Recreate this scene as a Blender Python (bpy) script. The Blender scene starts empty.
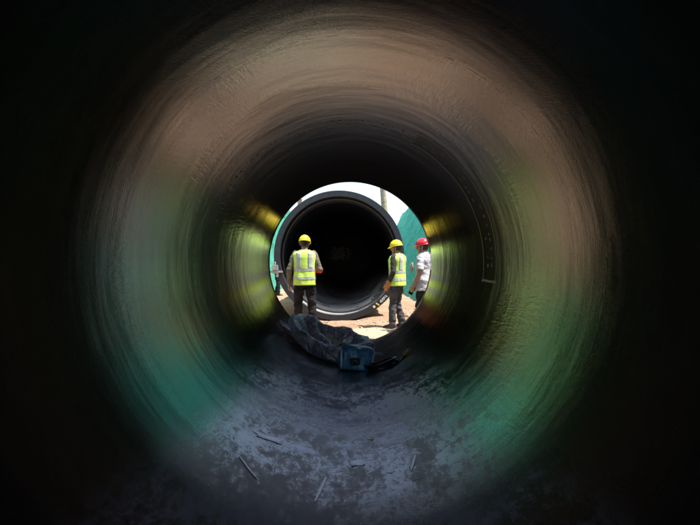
import bpy, bmesh, math, random
from mathutils import Vector, Matrix, noise
random.seed(7)
PI = math.pi
S = bpy.context.scene
COL = S.collection

# ------------------------------------------------------------------ helpers
def V(*a): return Vector(a)

class MB:
    """collects shapes, links them as one mesh object"""
    def __init__(s): s.v = []; s.f = []; s.m = []
    def add(s, vs, fs, mi=0):
        o = len(s.v); s.v += [Vector(p) for p in vs]
        s.f += [tuple(i + o for i in f) for f in fs]; s.m += [mi] * len(fs)
    def loft(s, rings, cap0=True, cap1=True, mi=0, closed=True):
        n = len(rings[0]); vs = [p for r in rings for p in r]; fs = []
        for k in range(len(rings) - 1):
            for i in range(n if closed else n - 1):
                j = (i + 1) % n
                fs.append((k*n + i, k*n + j, (k+1)*n + j, (k+1)*n + i))
        if cap0: fs.append(tuple(range(n - 1, -1, -1)))
        if cap1: fs.append(tuple((len(rings)-1)*n + i for i in range(n)))
        s.add(vs, fs, mi)
    def tube(s, pts, rad, seg=12, flat=1.0, side=None, mi=0, round_ends=True):
        """swept tube; flat scales thickness along the frame's second axis"""
        pts = [Vector(p) for p in pts]
        if not isinstance(rad, (list, tuple)): rad = [rad] * len(pts)
        rad = list(rad)
        if round_ends:
            d0 = (pts[0] - pts[1]).normalized(); d1 = (pts[-1] - pts[-2]).normalized()
            a, b = pts[0], pts[-1]; ra, rb = rad[0], rad[-1]
            pts = [a + d0*ra*.95, a + d0*ra*.7] + pts + [b + d1*rb*.7, b + d1*rb*.95]
            rad = [ra*.3, ra*.72] + rad + [rb*.72, rb*.3]
        rings = []; prev = None
        for i, p in enumerate(pts):
            t = (pts[min(i+1, len(pts)-1)] - pts[max(i-1, 0)]).normalized()
            if prev is None:
                u = Vector(side) if side is not None else (Vector((1, 0, 0)) if abs(t.x) < .8 else Vector((0, 1, 0)))
            else: u = prev
            u = (u - t * u.dot(t)).normalized(); w = t.cross(u); prev = u
            rings.append([p + u*math.cos(2*PI*k/seg)*rad[i] + w*math.sin(2*PI*k/seg)*rad[i]*flat for k in range(seg)])
        s.loft(rings, mi=mi)
    def box(s, c, d, rot=None, bev=0.0, mi=0):
        bm = bmesh.new(); bmesh.ops.create_cube(bm, size=1)
        for v in bm.verts: v.co = Vector((v.co.x*d[0], v.co.y*d[1], v.co.z*d[2]))
        if bev: bmesh.ops.bevel(bm, geom=bm.edges[:], offset=bev, segments=2, affect='EDGES')
        M = Matrix.Translation(c) @ (rot.to_4x4() if rot else Matrix())
        bm.transform(M); bm.verts.index_update()
        s.add([v.co.copy() for v in bm.verts], [[v.index for v in f.verts] for f in bm.faces], mi); bm.free()
    def ball(s, c, r, seg=16, rings=10, mi=0):
        c = Vector(c); R = []
        if not isinstance(r, (list, tuple)): r = (r, r, r)
        for k in range(rings + 1):
            th = PI * min(max(k / rings, .03), .97)
            R.append([c + Vector((r[0]*math.sin(th)*math.cos(2*PI*i/seg), r[1]*math.sin(th)*math.sin(2*PI*i/seg), -r[2]*math.cos(th))) for i in range(seg)])
        s.loft(R, mi=mi)
    def build(s, name, mats, parent=None, smooth=True, fix=True):
        me = bpy.data.meshes.new(name); me.from_pydata(s.v, [], s.f)
        if not isinstance(mats, (list, tuple)): mats = [mats]
        for m in mats: me.materials.append(m)
        for p, mi in zip(me.polygons, s.m): p.material_index = mi; p.use_smooth = smooth
        if fix:
            bm = bmesh.new(); bm.from_mesh(me); bmesh.ops.recalc_face_normals(bm, faces=bm.faces[:]); bm.to_mesh(me); bm.free()
        if smooth: me.set_sharp_from_angle(angle=math.radians(38))
        o = bpy.data.objects.new(name, me); COL.objects.link(o)
        if parent: o.parent = parent
        return o
    def remeshed(s, name, mats, parent=None, voxel=.008, smooth_it=3, wrinkle=None):
        """fuse everything collected into one continuous skin"""
        t = s.build('tmp', [])
        m = t.modifiers.new('r', 'REMESH'); m.mode = 'VOXEL'; m.voxel_size = voxel
        if smooth_it:
            sm = t.modifiers.new('s', 'SMOOTH'); sm.factor = .5; sm.iterations = smooth_it
        bpy.context.view_layer.update()
        dg = bpy.context.evaluated_depsgraph_get()
        me = bpy.data.meshes.new_from_object(t.evaluated_get(dg), depsgraph=dg)
        old = t.data; bpy.data.objects.remove(t); bpy.data.meshes.remove(old)
        me.name = name; me.materials.clear()
        if not isinstance(mats, (list, tuple)): mats = [mats]
        for x in mats: me.materials.append(x)
        for p in me.polygons: p.use_smooth = True
        if wrinkle: wrinkles(me, *wrinkle)
        o = bpy.data.objects.new(name, me); COL.objects.link(o)
        if parent: o.parent = parent
        return o

def wrinkles(me, amp, sx, sz, seed=0):
    off = Vector((seed*3.1, seed*1.7, seed*2.3)); co = []
    for v in me.vertices:
        p = v.co
        n = noise.noise(Vector((p.x*sx, p.y*sx, p.z*sz + p.x*5)) + off) + .5*noise.noise(Vector((p.x*sx*2.1, p.y*sx*2.1, p.z*sz*2 - p.y*7)) + off)
        co.append(p + v.normal * n * amp)
    for v, c in zip(me.vertices, co): v.co = c

def tag(o, label, cat, group=None):
    o['label'] = label; o['category'] = cat
    if group: o['group'] = group
    return o
def kind(o, k): o['kind'] = k; return o
def empty(name, loc, rz=0):
    o = bpy.data.objects.new(name, None); o.location = loc; o.rotation_euler = (0, 0, rz); o.empty_display_size = .1
    COL.objects.link(o); return o

# ------------------------------------------------------------------ materials
class NT:
    def __init__(s, name):
        s.mat = bpy.data.materials.new(name); s.mat.use_nodes = True
        s.t = s.mat.node_tree; s.t.nodes.clear()
        s.out = s.n('ShaderNodeOutputMaterial'); s.b = s.n('ShaderNodeBsdfPrincipled')
        s.l(s.b.outputs[0], s.out.inputs[0]); s.tc = s.n('ShaderNodeTexCoord')
    def n(s, typ, **kw):
        x = s.t.nodes.new(typ)
        for k, v in kw.items(): setattr(x, k, v)
        return x
    def l(s, a, b): s.t.links.new(a, b)
    def put(s, sock, v):
        if isinstance(v, bpy.types.NodeSocket): s.l(v, sock)
        else: sock.default_value = v
    def noise(s, scale, vec=(1, 1, 1), detail=4, rough=.55, loc=(0, 0, 0), dist=0):
        mp = s.n('ShaderNodeMapping'); mp.inputs['Scale'].default_value = vec; mp.inputs['Location'].default_value = loc
        s.l(s.tc.outputs['Object'], mp.inputs[0])
        x = s.n('ShaderNodeTexNoise'); x.inputs['Scale'].default_value = scale; x.inputs['Detail'].default_value = detail
        x.inputs['Roughness'].default_value = rough; x.inputs['Distortion'].default_value = dist
        s.l(mp.outputs[0], x.inputs['Vector']); return x.outputs[0]
    def ramp(s, v, a, b, lo=0., hi=1.):
        x = s.n('ShaderNodeMapRange'); x.interpolation_type = 'SMOOTHSTEP'
        s.put(x.inputs[0], v); x.inputs[1].default_value = a; x.inputs[2].default_value = b
        x.inputs[3].default_value = lo; x.inputs[4].default_value = hi; return x.outputs[0]
    def math(s, op, a, b=0.):
        x = s.n('ShaderNodeMath', operation=op); s.put(x.inputs[0], a); s.put(x.inputs[1], b); return x.outputs[0]
    def mix(s, f, a, b):
        x = s.n('ShaderNodeMix', data_type='RGBA'); s.put(x.inputs[0], f)
        for k, c in ((6, a), (7, b)):
            s.put(x.inputs[k], c if isinstance(c, bpy.types.NodeSocket) else (*c, 1))
        return x.outputs[2]
    def sep(s):
        x = s.n('ShaderNodeSeparateXYZ'); s.l(s.tc.outputs['Object'], x.inputs[0]); return x.outputs
    def bump(s, h, strength, dist, normal=None):
        x = s.n('ShaderNodeBump'); x.inputs['Strength'].default_value = strength; x.inputs['Distance'].default_value = dist
        s.l(h, x.inputs['Height'])
        if normal is not None: s.l(normal, x.inputs['Normal'])
        return x.outputs[0]
    def set(s, **kw):
        names = dict(color='Base Color', rough='Roughness', metal='Metallic', ior='IOR', normal='Normal', spec='Specular IOR Level', coat='Coat Weight', sheen='Sheen Weight')
        for k, v in kw.items():
            if k == 'color' and not isinstance(v, bpy.types.NodeSocket): v = (*v, 1)
            s.put(s.b.inputs[names[k]], v)
        return s.mat

def simple(name, col, rough=.7, var=.25, scale=12, bump=.0, bscale=60, dist=.004, **kw):
    m = NT(name); f = m.ramp(m.noise(scale), .3, .7)
    c = m.mix(f, tuple(x*(1-var) for x in col), tuple(min(1, x*(1+var)) for x in col))
    if bump: kw['normal'] = m.bump(m.noise(bscale, detail=6), bump, dist)
    return m.set(color=c, rough=rough, **kw)

R_IN = 1.31; R_OUT = 1.44

def pipe_material(name, rough, dust_amount, ior=1.6, dust_col=(.37, .33, .48), span=(-.62, -.93), thr=(.41, .60), dull_near=False):
    m = NT(name); x, y, z = m.sep()
    zn = m.math('DIVIDE', z, R_IN)
    floor_f = m.ramp(zn, *span)                       # 1 on the invert
    big = m.noise(1.6, (1, .8, 1), 6, .62, dist=.6)
    streak = m.noise(8, (1.5, .65, 1.5), 8, .72, (3, 1, 2), dist=.7)
    fine = m.noise(24, (1, .45, 1), 7, .78, (1, 4, 7))
    d = m.math('ADD', m.math('MULTIPLY', streak, .48), m.math('MULTIPLY', fine, .52))
    d = m.math('ADD', d, m.math('MULTIPLY', m.math('SUBTRACT', big, .5), .75))
    dust = m.math('MULTIPLY', m.ramp(d, *thr), floor_f)
    # long thin scratches on the invert
    s1 = m.noise(3.2, (9, .9, 9), 3, .5, (2, 9, 4), dist=1.4)
    s1 = m.ramp(m.math('ABSOLUTE', m.math('SUBTRACT', s1, .5)), .02, .004)
    s2 = m.noise(3.0, (1.1, 8, 1.1), 3, .5, (8, 2, 1), dist=1.2)
    s2 = m.ramp(m.math('ABSOLUTE', m.math('SUBTRACT', s2, .5)), .02, .004)
    gate = m.ramp(m.noise(2.3, loc=(5, 5, 5)), .5, .6)
    scr = m.math('MULTIPLY', m.math('MULTIPLY', m.math('MAXIMUM', s1, s2), gate), m.ramp(zn, -.72, -.92))
    mask = m.math('MULTIPLY', m.math('MAXIMUM', dust, m.math('MULTIPLY', scr, .95)), dust_amount)
    film = m.ramp(m.noise(2.2, (1, 3, 1), 5), .35, .75)
    if dull_near: mask = m.math('MULTIPLY', mask, m.ramp(m.math('ADD', y, m.math('MULTIPLY', m.math('SUBTRACT', big, .5), 1.5)), 6.0, 4.6, .2, 1.))
    base = m.mix(film, (.006, .007, .009), (.013, .014, .016))
    col = m.mix(mask, base, dust_col)
    rg = m.ramp(m.noise(3, (.6, 14, .6), 5, .6), .3, .7, rough*.85, rough*1.15)
    rg = m.math('ADD', rg, m.math('MULTIPLY', mask, .4))
    rg = m.math('ADD', rg, m.math('MULTIPLY', m.math('MULTIPLY', floor_f, fine), .1))
    # winding lines round the bore, axial wrinkles in patches, fine grain: one height field in metres
    rings = m.noise(1, (.7, 26, .7), 4, .6)
    rings2 = m.noise(1, (1.4, 4.5, 1.4), 2, .5, (3, 3, 3))
    wr = m.math('MULTIPLY', m.noise(1, (36, 6, 36), 2, .6, dist=.6), m.math('SUBTRACT', 1., floor_f))
    patch = m.ramp(m.noise(1, (.9, 2.4, .9), 2, .5, (7, 0, 2)), .42, .66)
    h = m.math('MULTIPLY', rings, .00028)
    for t, k in ((rings2, .0026), (m.math('MULTIPLY', wr, patch), .0013), (m.noise(110, detail=2), .0005), (m.math('MULTIPLY', d, floor_f), .0018)):
        h = m.math('ADD', h, m.math('MULTIPLY', t, k))
    nrm = m.bump(h, 1, 1)
    if dull_near:                                          # gloss cut near the viewer, building the dark surround into the plastic
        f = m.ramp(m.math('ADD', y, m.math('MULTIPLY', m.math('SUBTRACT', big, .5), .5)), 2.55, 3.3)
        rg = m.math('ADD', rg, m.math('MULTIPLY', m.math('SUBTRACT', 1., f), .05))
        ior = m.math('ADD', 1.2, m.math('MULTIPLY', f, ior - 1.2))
    return m.set(color=col, rough=rg, ior=ior, normal=nrm)

M = {}
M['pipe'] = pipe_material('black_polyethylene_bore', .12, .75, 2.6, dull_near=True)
M['pipe_far'] = pipe_material('black_polyethylene_far', .3, 1., 1.5, (.46, .39, .37), (-.25, -.8), (.36, .52))
M['seam'] = simple('weld_bead_plastic', (.06, .058, .055), .35, bump=.5, bscale=40, ior=1.6)
M['strip'] = simple('smooth_dark_strip', (.008, .008, .008), .14, bump=.12, bscale=30, ior=1.75)
M['strip_edge'] = simple('strip_edge_plastic', (.012, .012, .012), .3, ior=1.9)
M['lip'] = simple('pipe_lip_plastic', (.018, .021, .03), .5, bump=.3, bscale=25)
M['white_mark'] = simple('white_paint_mark', (.75, .75, .72), .6)
M['yellow_mark'] = simple('yellow_paint_mark', (.75, .6, .06), .6)

def soil_material():
    m = NT('dry_soil'); x, y, z = m.sep()
    big = m.ramp(m.noise(.9, detail=6), .35, .68); fine = m.noise(14, detail=10, rough=.7)
    a = m.mix(big, (.45, .28, .185), (.57, .385, .27))
    a = m.mix(m.ramp(fine, .35, .75), m.mix(.45, a, (.2, .13, .085)), a)
    # trampled pale sand patch between the pipe ends
    px = m.math('ADD', m.math('POWER', m.math('DIVIDE', m.math('SUBTRACT', x, .45), .66), 2.), m.math('POWER', m.math('DIVIDE', m.math('SUBTRACT', y, 9.95), .9), 2.))
    pm = m.ramp(m.math('ADD', px, m.math('MULTIPLY', m.math('SUBTRACT', m.noise(3, detail=6), .5), 1.6)), 1.15, .55)
    a = m.mix(pm, a, m.mix(m.ramp(fine, .3, .7), (.45, .385, .27), (.55, .48, .35)))
    n = m.bump(m.noise(7, detail=10, rough=.7), .8, .08)
    return m.set(color=a, rough=.95, normal=m.bump(fine, .6, .02, n), spec=.2)
M['soil'] = soil_material()
M['clod'] = simple('soil_clod', (.38, .27, .19), .95, .35, 8, bump=.6, bscale=30)

def net_material(name):
    m = NT(name)
    f = m.ramp(m.noise(2.2, (1, 1, 2.5), 5, dist=1.), .3, .7)
    c = m.mix(f, (.10, .56, .41), (.21, .70, .54))
    weave = m.noise(260, detail=1)
    tr = m.n('ShaderNodeBsdfTranslucent'); m.l(c, tr.inputs[0])
    m.set(color=c, rough=.85, spec=.15, normal=m.bump(weave, .4, .003))
    mx = m.n('ShaderNodeMixShader'); mx.inputs[0].default_value = .35
    m.l(m.b.outputs[0], mx.inputs[1]); m.l(tr.outputs[0], mx.inputs[2]); m.l(mx.outputs[0], m.out.inputs[0])
    return m.mat
M['net'] = net_material('teal_dust_net')
M['steel'] = simple('galvanised_tube', (.36, .36, .36), .45, .3, 20, metal=.7)
M['wood'] = simple('weathered_timber', (.40, .32, .21), .85, .3, 6, bump=.5, bscale=20)
M['bracket'] = simple('dusty_grey_steel', (.34, .33, .32), .55, .25, 14)
M['skin'] = simple('sun_tanned_skin', (.36, .2, .13), .5, .12, 25)
M['eye'] = simple('dark_eye', (.04, .025, .02), .2)
M['lips'] = simple('lips', (.3, .12, .09), .5)
M['hair'] = simple('black_hair', (.012, .011, .011), .45, .3, 60, bump=.5, bscale=120)
M['yellow_helmet'] = simple('yellow_helmet_shell', (.84, .60, .015), .28, .06, 10, ior=1.5)
M['red_helmet'] = simple('red_helmet_shell', (.62, .02, .035), .22, .06, 10, ior=1.5)
M['vest'] = simple('fluorescent_vest', (.64, .93, .16), .75, .1, 18, bump=.2, bscale=90, spec=.15)
M['band'] = simple('silver_reflective_tape', (.50, .53, .52), .4, .1, 30)
M['olive'] = simple('olive_grey_work_shirt', (.16, .145, .11), .9, .2, 20, bump=.2, bscale=120, spec=.15)
M['charcoal'] = simple('charcoal_sleeves', (.05, .05, .048), .9, .2, 20, bump=.2, bscale=120, spec=.15)
M['white_shirt'] = simple('white_cotton_shirt', (.43, .43, .47), .85, .05, 14, bump=.15, bscale=120)
M['dark_trousers'] = simple('dusty_dark_trousers', (.017, .017, .019), .9, .6, 5, bump=.3, bscale=50, spec=.15)
M['grey_trousers'] = simple('grey_denim_trousers', (.075, .075, .087), .9, .35, 5, bump=.3, bscale=50, spec=.15)
M['black_trousers'] = simple('black_trousers', (.022, .022, .026), .85, .3, 6, bump=.2, bscale=60, spec=.15)
M['shoe'] = simple('dusty_black_shoe', (.04, .037, .034), .7, .4, 14)
M['sole'] = simple('pale_shoe_sole', (.3, .28, .25), .8)
M['orange_glove'] = simple('orange_knit_glove', (.52, .18, .055), .85, .15, 40, bump=.3, bscale=150)
M['red_glove'] = simple('red_knit_glove', (.62, .035, .03), .8, .15, 40, bump=.3, bscale=150)
M['black_plastic'] = simple('black_plastic', (.015, .015, .017), .35)
M['rag'] = simple('beige_rag', (.5, .36, .24), .9, .25, 30, bump=.3)

def fabric_bag():
    m = NT('slate_blue_tarpaulin')
    f = m.ramp(m.noise(5, detail=7, rough=.65, dist=.8), .35, .7)
    c = m.mix(f, (.24, .27, .37), (.52, .54, .62))
    c = m.mix(m.ramp(m.noise(30, detail=5), .6, .8, 0, .5), c, (.5, .51, .56))
    ridge = lambda sc, loc: m.math('ABSOLUTE', m.math('SUBTRACT', m.noise(sc, detail=2, dist=.9, loc=loc), .5))
    h = m.math('ADD', m.math('MULTIPLY', ridge(6, (0, 0, 0)), .12), m.math('MULTIPLY', ridge(14, (4, 2, 1)), .05))
    return m.set(color=c, rough=.33, ior=1.7, normal=m.bump(m.noise(160, detail=1), .2, .003, m.bump(h, 1, 1)))
M['bag'] = fabric_bag()
def blue_pack():
    m = NT('blue_plastic_wrap')
    f = m.ramp(m.noise(7, (3, 3, .8), 4, dist=.6), .4, .65)
    c = m.mix(f, (.025, .19, .40), (.12, .42, .64))
    return m.set(color=c, rough=.28, normal=m.bump(m.noise(14, (2, 2, .7), 5, dist=1.2), .6, .02))
M['blue'] = blue_pack()
M['pale_blue'] = simple('pale_blue_plastic', (.62, .72, .8), .35)
M['lime'] = simple('lime_webbing', (.42, .5, .05), .7)
M['rope'] = simple('pale_cord', (.45, .45, .48), .8)
M['amber'] = simple('amber_plug', (.35, .24, .06), .4)
M['scrap'] = simple('pale_plastic_scrap', (.8, .8, .84), .3, .06, 30, ior=2.0, metal=.3)
M['grey_plug'] = simple('dull_grey_board', (.03, .03, .032), .7)
M['pale_sheet'] = simple('pale_sheeting', (.25, .25, .25), .8)

# ------------------------------------------------------------------ camera, light, sky
cam = bpy.data.cameras.new('camera'); cam.sensor_width = 36; cam.lens = 36*550/700; cam.clip_end = 2000; cam.clip_start = .05
co = bpy.data.objects.new('camera', cam); COL.objects.link(co); co.location = (0, 0, 0); co.rotation_euler = (PI/2, 0, 0)
S.camera = co
SD = Vector((.36, -.10, .93)).normalized()
sun = bpy.data.lights.new('sun', 'SUN'); sun.energy = 4.4; sun.angle = math.radians(.53); sun.color = (1, .955, .88)
so = bpy.data.objects.new('sun', sun); COL.objects.link(so); so.rotation_euler = SD.to_track_quat('Z', 'Y').to_euler()
W = bpy.data.worlds.new('World'); S.world = W; W.use_nodes = True
wt = W.node_tree; bg = wt.nodes['Background']; sky = wt.nodes.new('ShaderNodeTexSky'); sky.sky_type = 'NISHITA'
sky.sun_disc = False; sky.sun_elevation = math.asin(SD.z); sky.sun_rotation = math.atan2(SD.x, SD.y)
sky.dust_density = 2.; sky.air_density = 1.3; sky.ozone_density = 1.6
veil = wt.nodes.new('ShaderNodeMix'); veil.data_type = 'RGBA'; veil.inputs[0].default_value = .25      # thin milky overcast in front of the blue
veil.inputs[7].default_value = (2.6, 2.5, 3.9, 1); wt.links.new(sky.outputs[0], veil.inputs[6]); wt.links.new(veil.outputs[2], bg.inputs[0]); bg.inputs[1].default_value = .15
S.view_settings.view_transform = 'Standard'; S.view_settings.look = 'None'; S.view_settings.gamma = 1
S.view_settings.use_curve_mapping = False; S.view_settings.exposure = 1.2
S.cycles.max_bounces = 14; S.cycles.glossy_bounces = 7; S.cycles.diffuse_bounces = 4
S.cycles.sample_clamp_indirect = 6; S.cycles.blur_glossy = .3

# ------------------------------------------------------------------ the near pipe
L1 = 9.0; L2 = 12.2; PC = Vector((-.245, 0, .155))          # far pipe's axis
def cyl_ring(r, y, n=320, c=Vector((0, 0, 0))):
    return [Vector((c.x + r*math.cos(2*PI*i/n), y, c.z + r*math.sin(2*PI*i/n))) for i in range(n)]
mb = MB()
ys = [-1.4, -.5, 0] + [i*.5 for i in range(1, 18)] + [8.8, 8.97]  # short open end behind the camera, placed to let daylight in
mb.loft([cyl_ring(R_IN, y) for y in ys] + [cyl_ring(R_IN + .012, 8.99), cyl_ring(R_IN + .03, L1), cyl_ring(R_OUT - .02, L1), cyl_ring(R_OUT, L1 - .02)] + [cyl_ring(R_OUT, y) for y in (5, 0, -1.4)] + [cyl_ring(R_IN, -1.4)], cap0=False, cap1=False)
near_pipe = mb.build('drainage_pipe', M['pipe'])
tag(near_pipe, 'long black plastic pipe whose glossy bore surrounds the viewer', 'pipe')

def bead(y, rad, seed, a0=0., a1=2*PI, amp=.004):
    mb = MB(); n = 420; full = abs(a1 - a0 - 2*PI) < 1e-3
    rings = []
    for i in range(n + (0 if full else 1)):
        a = a0 + (a1 - a0) * i / n
        k = 1 + .55*noise.noise(Vector((math.cos(a)*22, math.sin(a)*22, seed)))
        yy = y + .012*noise.noise(Vector((math.cos(a)*3, math.sin(a)*3, seed + 5)))
        c = Vector((math.cos(a), 0, math.sin(a)))
        rings.append([c*(R_IN - rad*k*math.sin(PI*j/5)*.8 + .002) + Vector((0, yy + rad*k*math.cos(PI*j/5)*1.5, 0)) for j in range(6)])
    if full: rings.append(rings[0])
    mb.loft(rings, cap0=not full, cap1=not full, closed=False)
    return mb.build('weld_seam', M['seam'], near_pipe)
bead(3.17, .0025, 1.3); bead(4.62, .0025, 2.9); bead(5.75, .002, 4.4); bead(6.3, .002, 6.1)

def strip(y0, y1, a0, a1, th, mat, name, n=120, wob=0):
    mb = MB(); rings = []
    for i in range(n + 1):
        a = a0 + (a1 - a0)*i/n; c = Vector((math.cos(a), 0, math.sin(a))); w = wob*noise.noise(Vector((a*9, y0, 0)))
        rings.append([c*(R_IN + .002) + V(0, y0 + w, 0), c*(R_IN - th) + V(0, y0 + .004 + w, 0), c*(R_IN - th) + V(0, y1 - .004 + w, 0), c*(R_IN + .002) + V(0, y1 + w, 0)])
    mb.loft(rings); return mb.build(name, mat, near_pipe)
A = math.radians
jb = strip(4.93, 5.36, A(-7), A(62), .0015, M['strip'], 'joint_band')
jb['label'] = 'smooth dark band let into the upper right of the bore'
for (a, b, c, d) in ((4.90, 4.93, -7.6, 63), (5.36, 5.39, -7.6, 63)):
    strip(a, b, A(c), A(d), .003, M['strip_edge'], 'band_edge', wob=.006)
mb = MB()
for i in range(22):                                                # end lip of the band, rough plastic
    y = 4.9 + .49*i/21; a = A(-7.6 + random.uniform(-.3, .3)); c = Vector((math.cos(a), 0, math.sin(a)))
    mb.ball(c*(R_IN - .002) + V(0, y, 0), (.003, .018, .010), 8, 6)
mb.build('band_end', M['strip_edge'], near_pipe)
for yy in (5.06, 5.2):                                             # row of raised dashes along the band
    a = A(-2)
    while a < A(150):
        l = random.uniform(.012, .035)
        if random.random() < .6:
            rr = []; mb = MB()
            for i in range(5):
                b = a + l*i/4; c = Vector((math.cos(b), 0, math.sin(b)))
                rr.append([c*(R_IN - .001) + V(0, yy, 0), c*(R_IN - .005) + V(0, yy + .008, 0), c*(R_IN - .005) + V(0, yy + .02, 0), c*(R_IN - .001) + V(0, yy + .028, 0)])
            mb.loft(rr); mb.build('raised_dash', M['strip_edge'], near_pipe)
        a += l + random.uniform(.02, .06)

# ------------------------------------------------------------------ the far pipe (socket end facing us)
far = empty('drainage_pipe', (PC.x, L2, PC.z))
mb = MB()
prof = [(R_OUT, 45), (R_OUT, .05), (R_OUT - .015, .012), (R_OUT - .03, 0), (R_IN + .02, 0), (R_IN, .02), (R_IN, .52), (R_IN - .02, .54), (R_IN - .02, .62), (R_IN - .06, .66), (R_IN - .075, .72), (R_IN - .075, 18), (R_IN - .075, 45), (R_OUT, 45)]
mb.loft([cyl_ring(r, y, 220) for r, y in prof], cap0=False, cap1=False)
mb.build('pipe_wall', M['pipe_far'], far)
mb = MB(); n = 220
mb.loft([cyl_ring(R_OUT + .004, .06), cyl_ring(R_OUT + .004, -.004), cyl_ring(R_IN + .012, -.004), cyl_ring(R_IN - .002, .012), cyl_ring(R_IN - .002, .06), cyl_ring(R_OUT + .004, .06)], cap0=False, cap1=False)
mb.build('end_lip', M['lip'], far)
mb = MB(); mb.loft([cyl_ring(R_IN + .002, .50), cyl_ring(R_IN - .018, .505), cyl_ring(R_IN - .018, .535), cyl_ring(R_IN + .002, .538), cyl_ring(R_IN + .002, .50)], cap0=False, cap1=False)
mb.build('seal_ring', M['seam'], far)
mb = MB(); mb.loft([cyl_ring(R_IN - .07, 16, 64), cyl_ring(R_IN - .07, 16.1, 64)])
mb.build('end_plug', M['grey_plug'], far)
for cx, w, h, sd in ((-.36, .66, .62, 1), (.16, .24, .6, 2)):       # pale sheets added in place of faint shapes deep in the pipe
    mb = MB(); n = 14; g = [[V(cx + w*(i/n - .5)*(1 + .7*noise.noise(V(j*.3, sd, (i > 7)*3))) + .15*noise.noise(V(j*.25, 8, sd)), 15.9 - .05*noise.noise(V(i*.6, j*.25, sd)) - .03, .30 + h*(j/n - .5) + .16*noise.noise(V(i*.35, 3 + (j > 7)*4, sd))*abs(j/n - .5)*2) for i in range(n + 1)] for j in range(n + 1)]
    mb.loft([row + [p + V(0, .01, 0) for p in reversed(row)] for row in g]); mb.build('added_sheet', M['pale_sheet'], far)
# stencilled marks at the lower right of the lip: white block, yellow tick, white characters
def mark(a_deg, w, h, mat, name='painted_mark', shear=0, r=R_IN + .068):
    a = A(a_deg); c = Vector((math.cos(a), 0, math.sin(a))); t = Vector((-math.sin(a), 0, math.cos(a)))
    p = c*r + V(0, -.0075, 0); mb = MB(); q = []
    for sx, sz in ((-1, -1), (1, -1), (1, 1), (-1, 1)): q.append(p + t*(sx*w/2 + shear*sz) + c*(sz*h/2))
    mb.loft([q, [x + V(0, .004, 0) for x in q]]); return mb.build(name, mat, far, smooth=False)
mark(-55.5, .05, .055, M['white_mark']); mark(-51.5, .035, .085, M['yellow_mark'], shear=.012)
for k, a in enumerate((-48, -46.6, -45.2, -43.6, -42.2, -40.6)):
    mark(a, .018, .06 if k % 2 else .045, M['white_mark'], shear=.01 if k % 3 else -.008)
    if k % 2 == 0: mark(a + .6, .022, .016, M['white_mark'], r=R_IN + .085 - .02*(k % 4))
# steel bracket clamped on the left of the lip
mb = MB(); mb.box((-R_IN - .13, -.03, -.36), (.40, .07, .045), bev=.008); mb.box((-R_IN - .05, -.03, -.42), (.05, .06, .12), bev=.006)
br = mb.build('clamp_bracket', M['bracket'], far, smooth=False)
mb = MB(); mb.box((-R_IN - .10, -.03, -.272), (.13, .10, .125), bev=.012); mb.tube([(-R_IN - .10, -.03, -.2), (-R_IN - .10, -.03, -.15)], .014)
mb.build('clamp_block', M['bracket'], br, smooth=False)
tag(far, 'black pipe end facing the viewer across the gap, with a stepped lip and painted marks', 'pipe')

# ------------------------------------------------------------------ ground
def ground_z(x, y):
    z = -1.285 + .035*noise.noise(Vector((x*1.1, y*1.1, 0))) + .03*noise.noise(Vector((x*3.3, y*3.3, 4))) + .012*noise.noise(Vector((x*9, y*9, 2)))
    def st(a, b, v):
        t = min(max((v - a)/(b - a), 0), 1); return t*t*(3 - 2*t)
    # unseen spoil banks beside the joint, shaped for their reflection in the bore
    for sgn, x0, top, wid in ((1, .02, 1.54, 1.18), (-1, .12, 1.56, .62)):
        u = sgn*x; x0 += .1456*y
        b = min(max((u - x0)/wid, 0), 1) * st(7.0, 8.4, y) * (1 - st(15.0, 21.0, y)) * (1 - .75*st(x0 + 2.6, x0 + 3.6, u))
        b2 = st(x0 + .1, x0 + .9, u) * .22 * (1 - st(22, 30, y)) * st(12, 14, y) * (1 if sgn > 0 else .3)
        z += (b*top + b2) * (1 + .22*noise.noise(Vector((x*1.7, y*1.7, 9))) + .1*noise.noise(Vector((x*6, y*6, 3))))
    z += .10*(1 - min(abs(x - .75)/.6, 1))*st(11.6, 12.3, y)*(1 - st(12.6, 14, y))*.8
    if y < 9.25:                                            # bed of the near pipe
        bed = -1.475 if abs(x) < .25 else -math.sqrt(max(1.475**2 - x*x, 0)) if abs(x) < 1.475 else 9
        t = st(9.02, 9.16, y)
        z = min(z, bed + t*.5 if bed < 5 else 9) if abs(x) < 1.475 else z
    if y > 12.1:                                            # bed of the far pipe
        dx = x - PC.x
        if abs(dx) < 1.47:
            bed = PC.z - math.sqrt(1.47**2 - dx*dx)
            z = min(z, bed + (1 - st(12.1, 12.22, y))*.3)
    return z
def axis(a, b, fine0, fine1, df, grow=1.35):
    xs = []; v = fine0
    while v <= fine1 + 1e-6: xs.append(v); v += df
    d = df; v = fine0
    lo = []
    while v > a: d *= grow; v -= d; lo.append(max(v, a))
    d = df; v = xs[-1]; hi = []
    while v < b: d *= grow; v += d; hi.append(min(v, b))
    return lo[::-1] + xs + hi
gx = axis(-600, 600, -4.4, 4.4, .055); gy = axis(-300, 900, 8.8, 20, .06)
mb = MB(); nx = len(gx)
mb.add([(x, y, ground_z(x, y) if abs(x) < 8 and -2 < y < 60 else (-1.285 if abs(x) > 1.8 or y > 9 else -1.5)) for y in gy for x in gx],
       [(j*nx + i, j*nx + i + 1, (j+1)*nx + i + 1, (j+1)*nx + i) for j in range(len(gy)-1) for i in range(nx-1)])
kind(mb.build('ground', M['soil'], fix=False), 'structure')
mb = MB()
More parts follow.
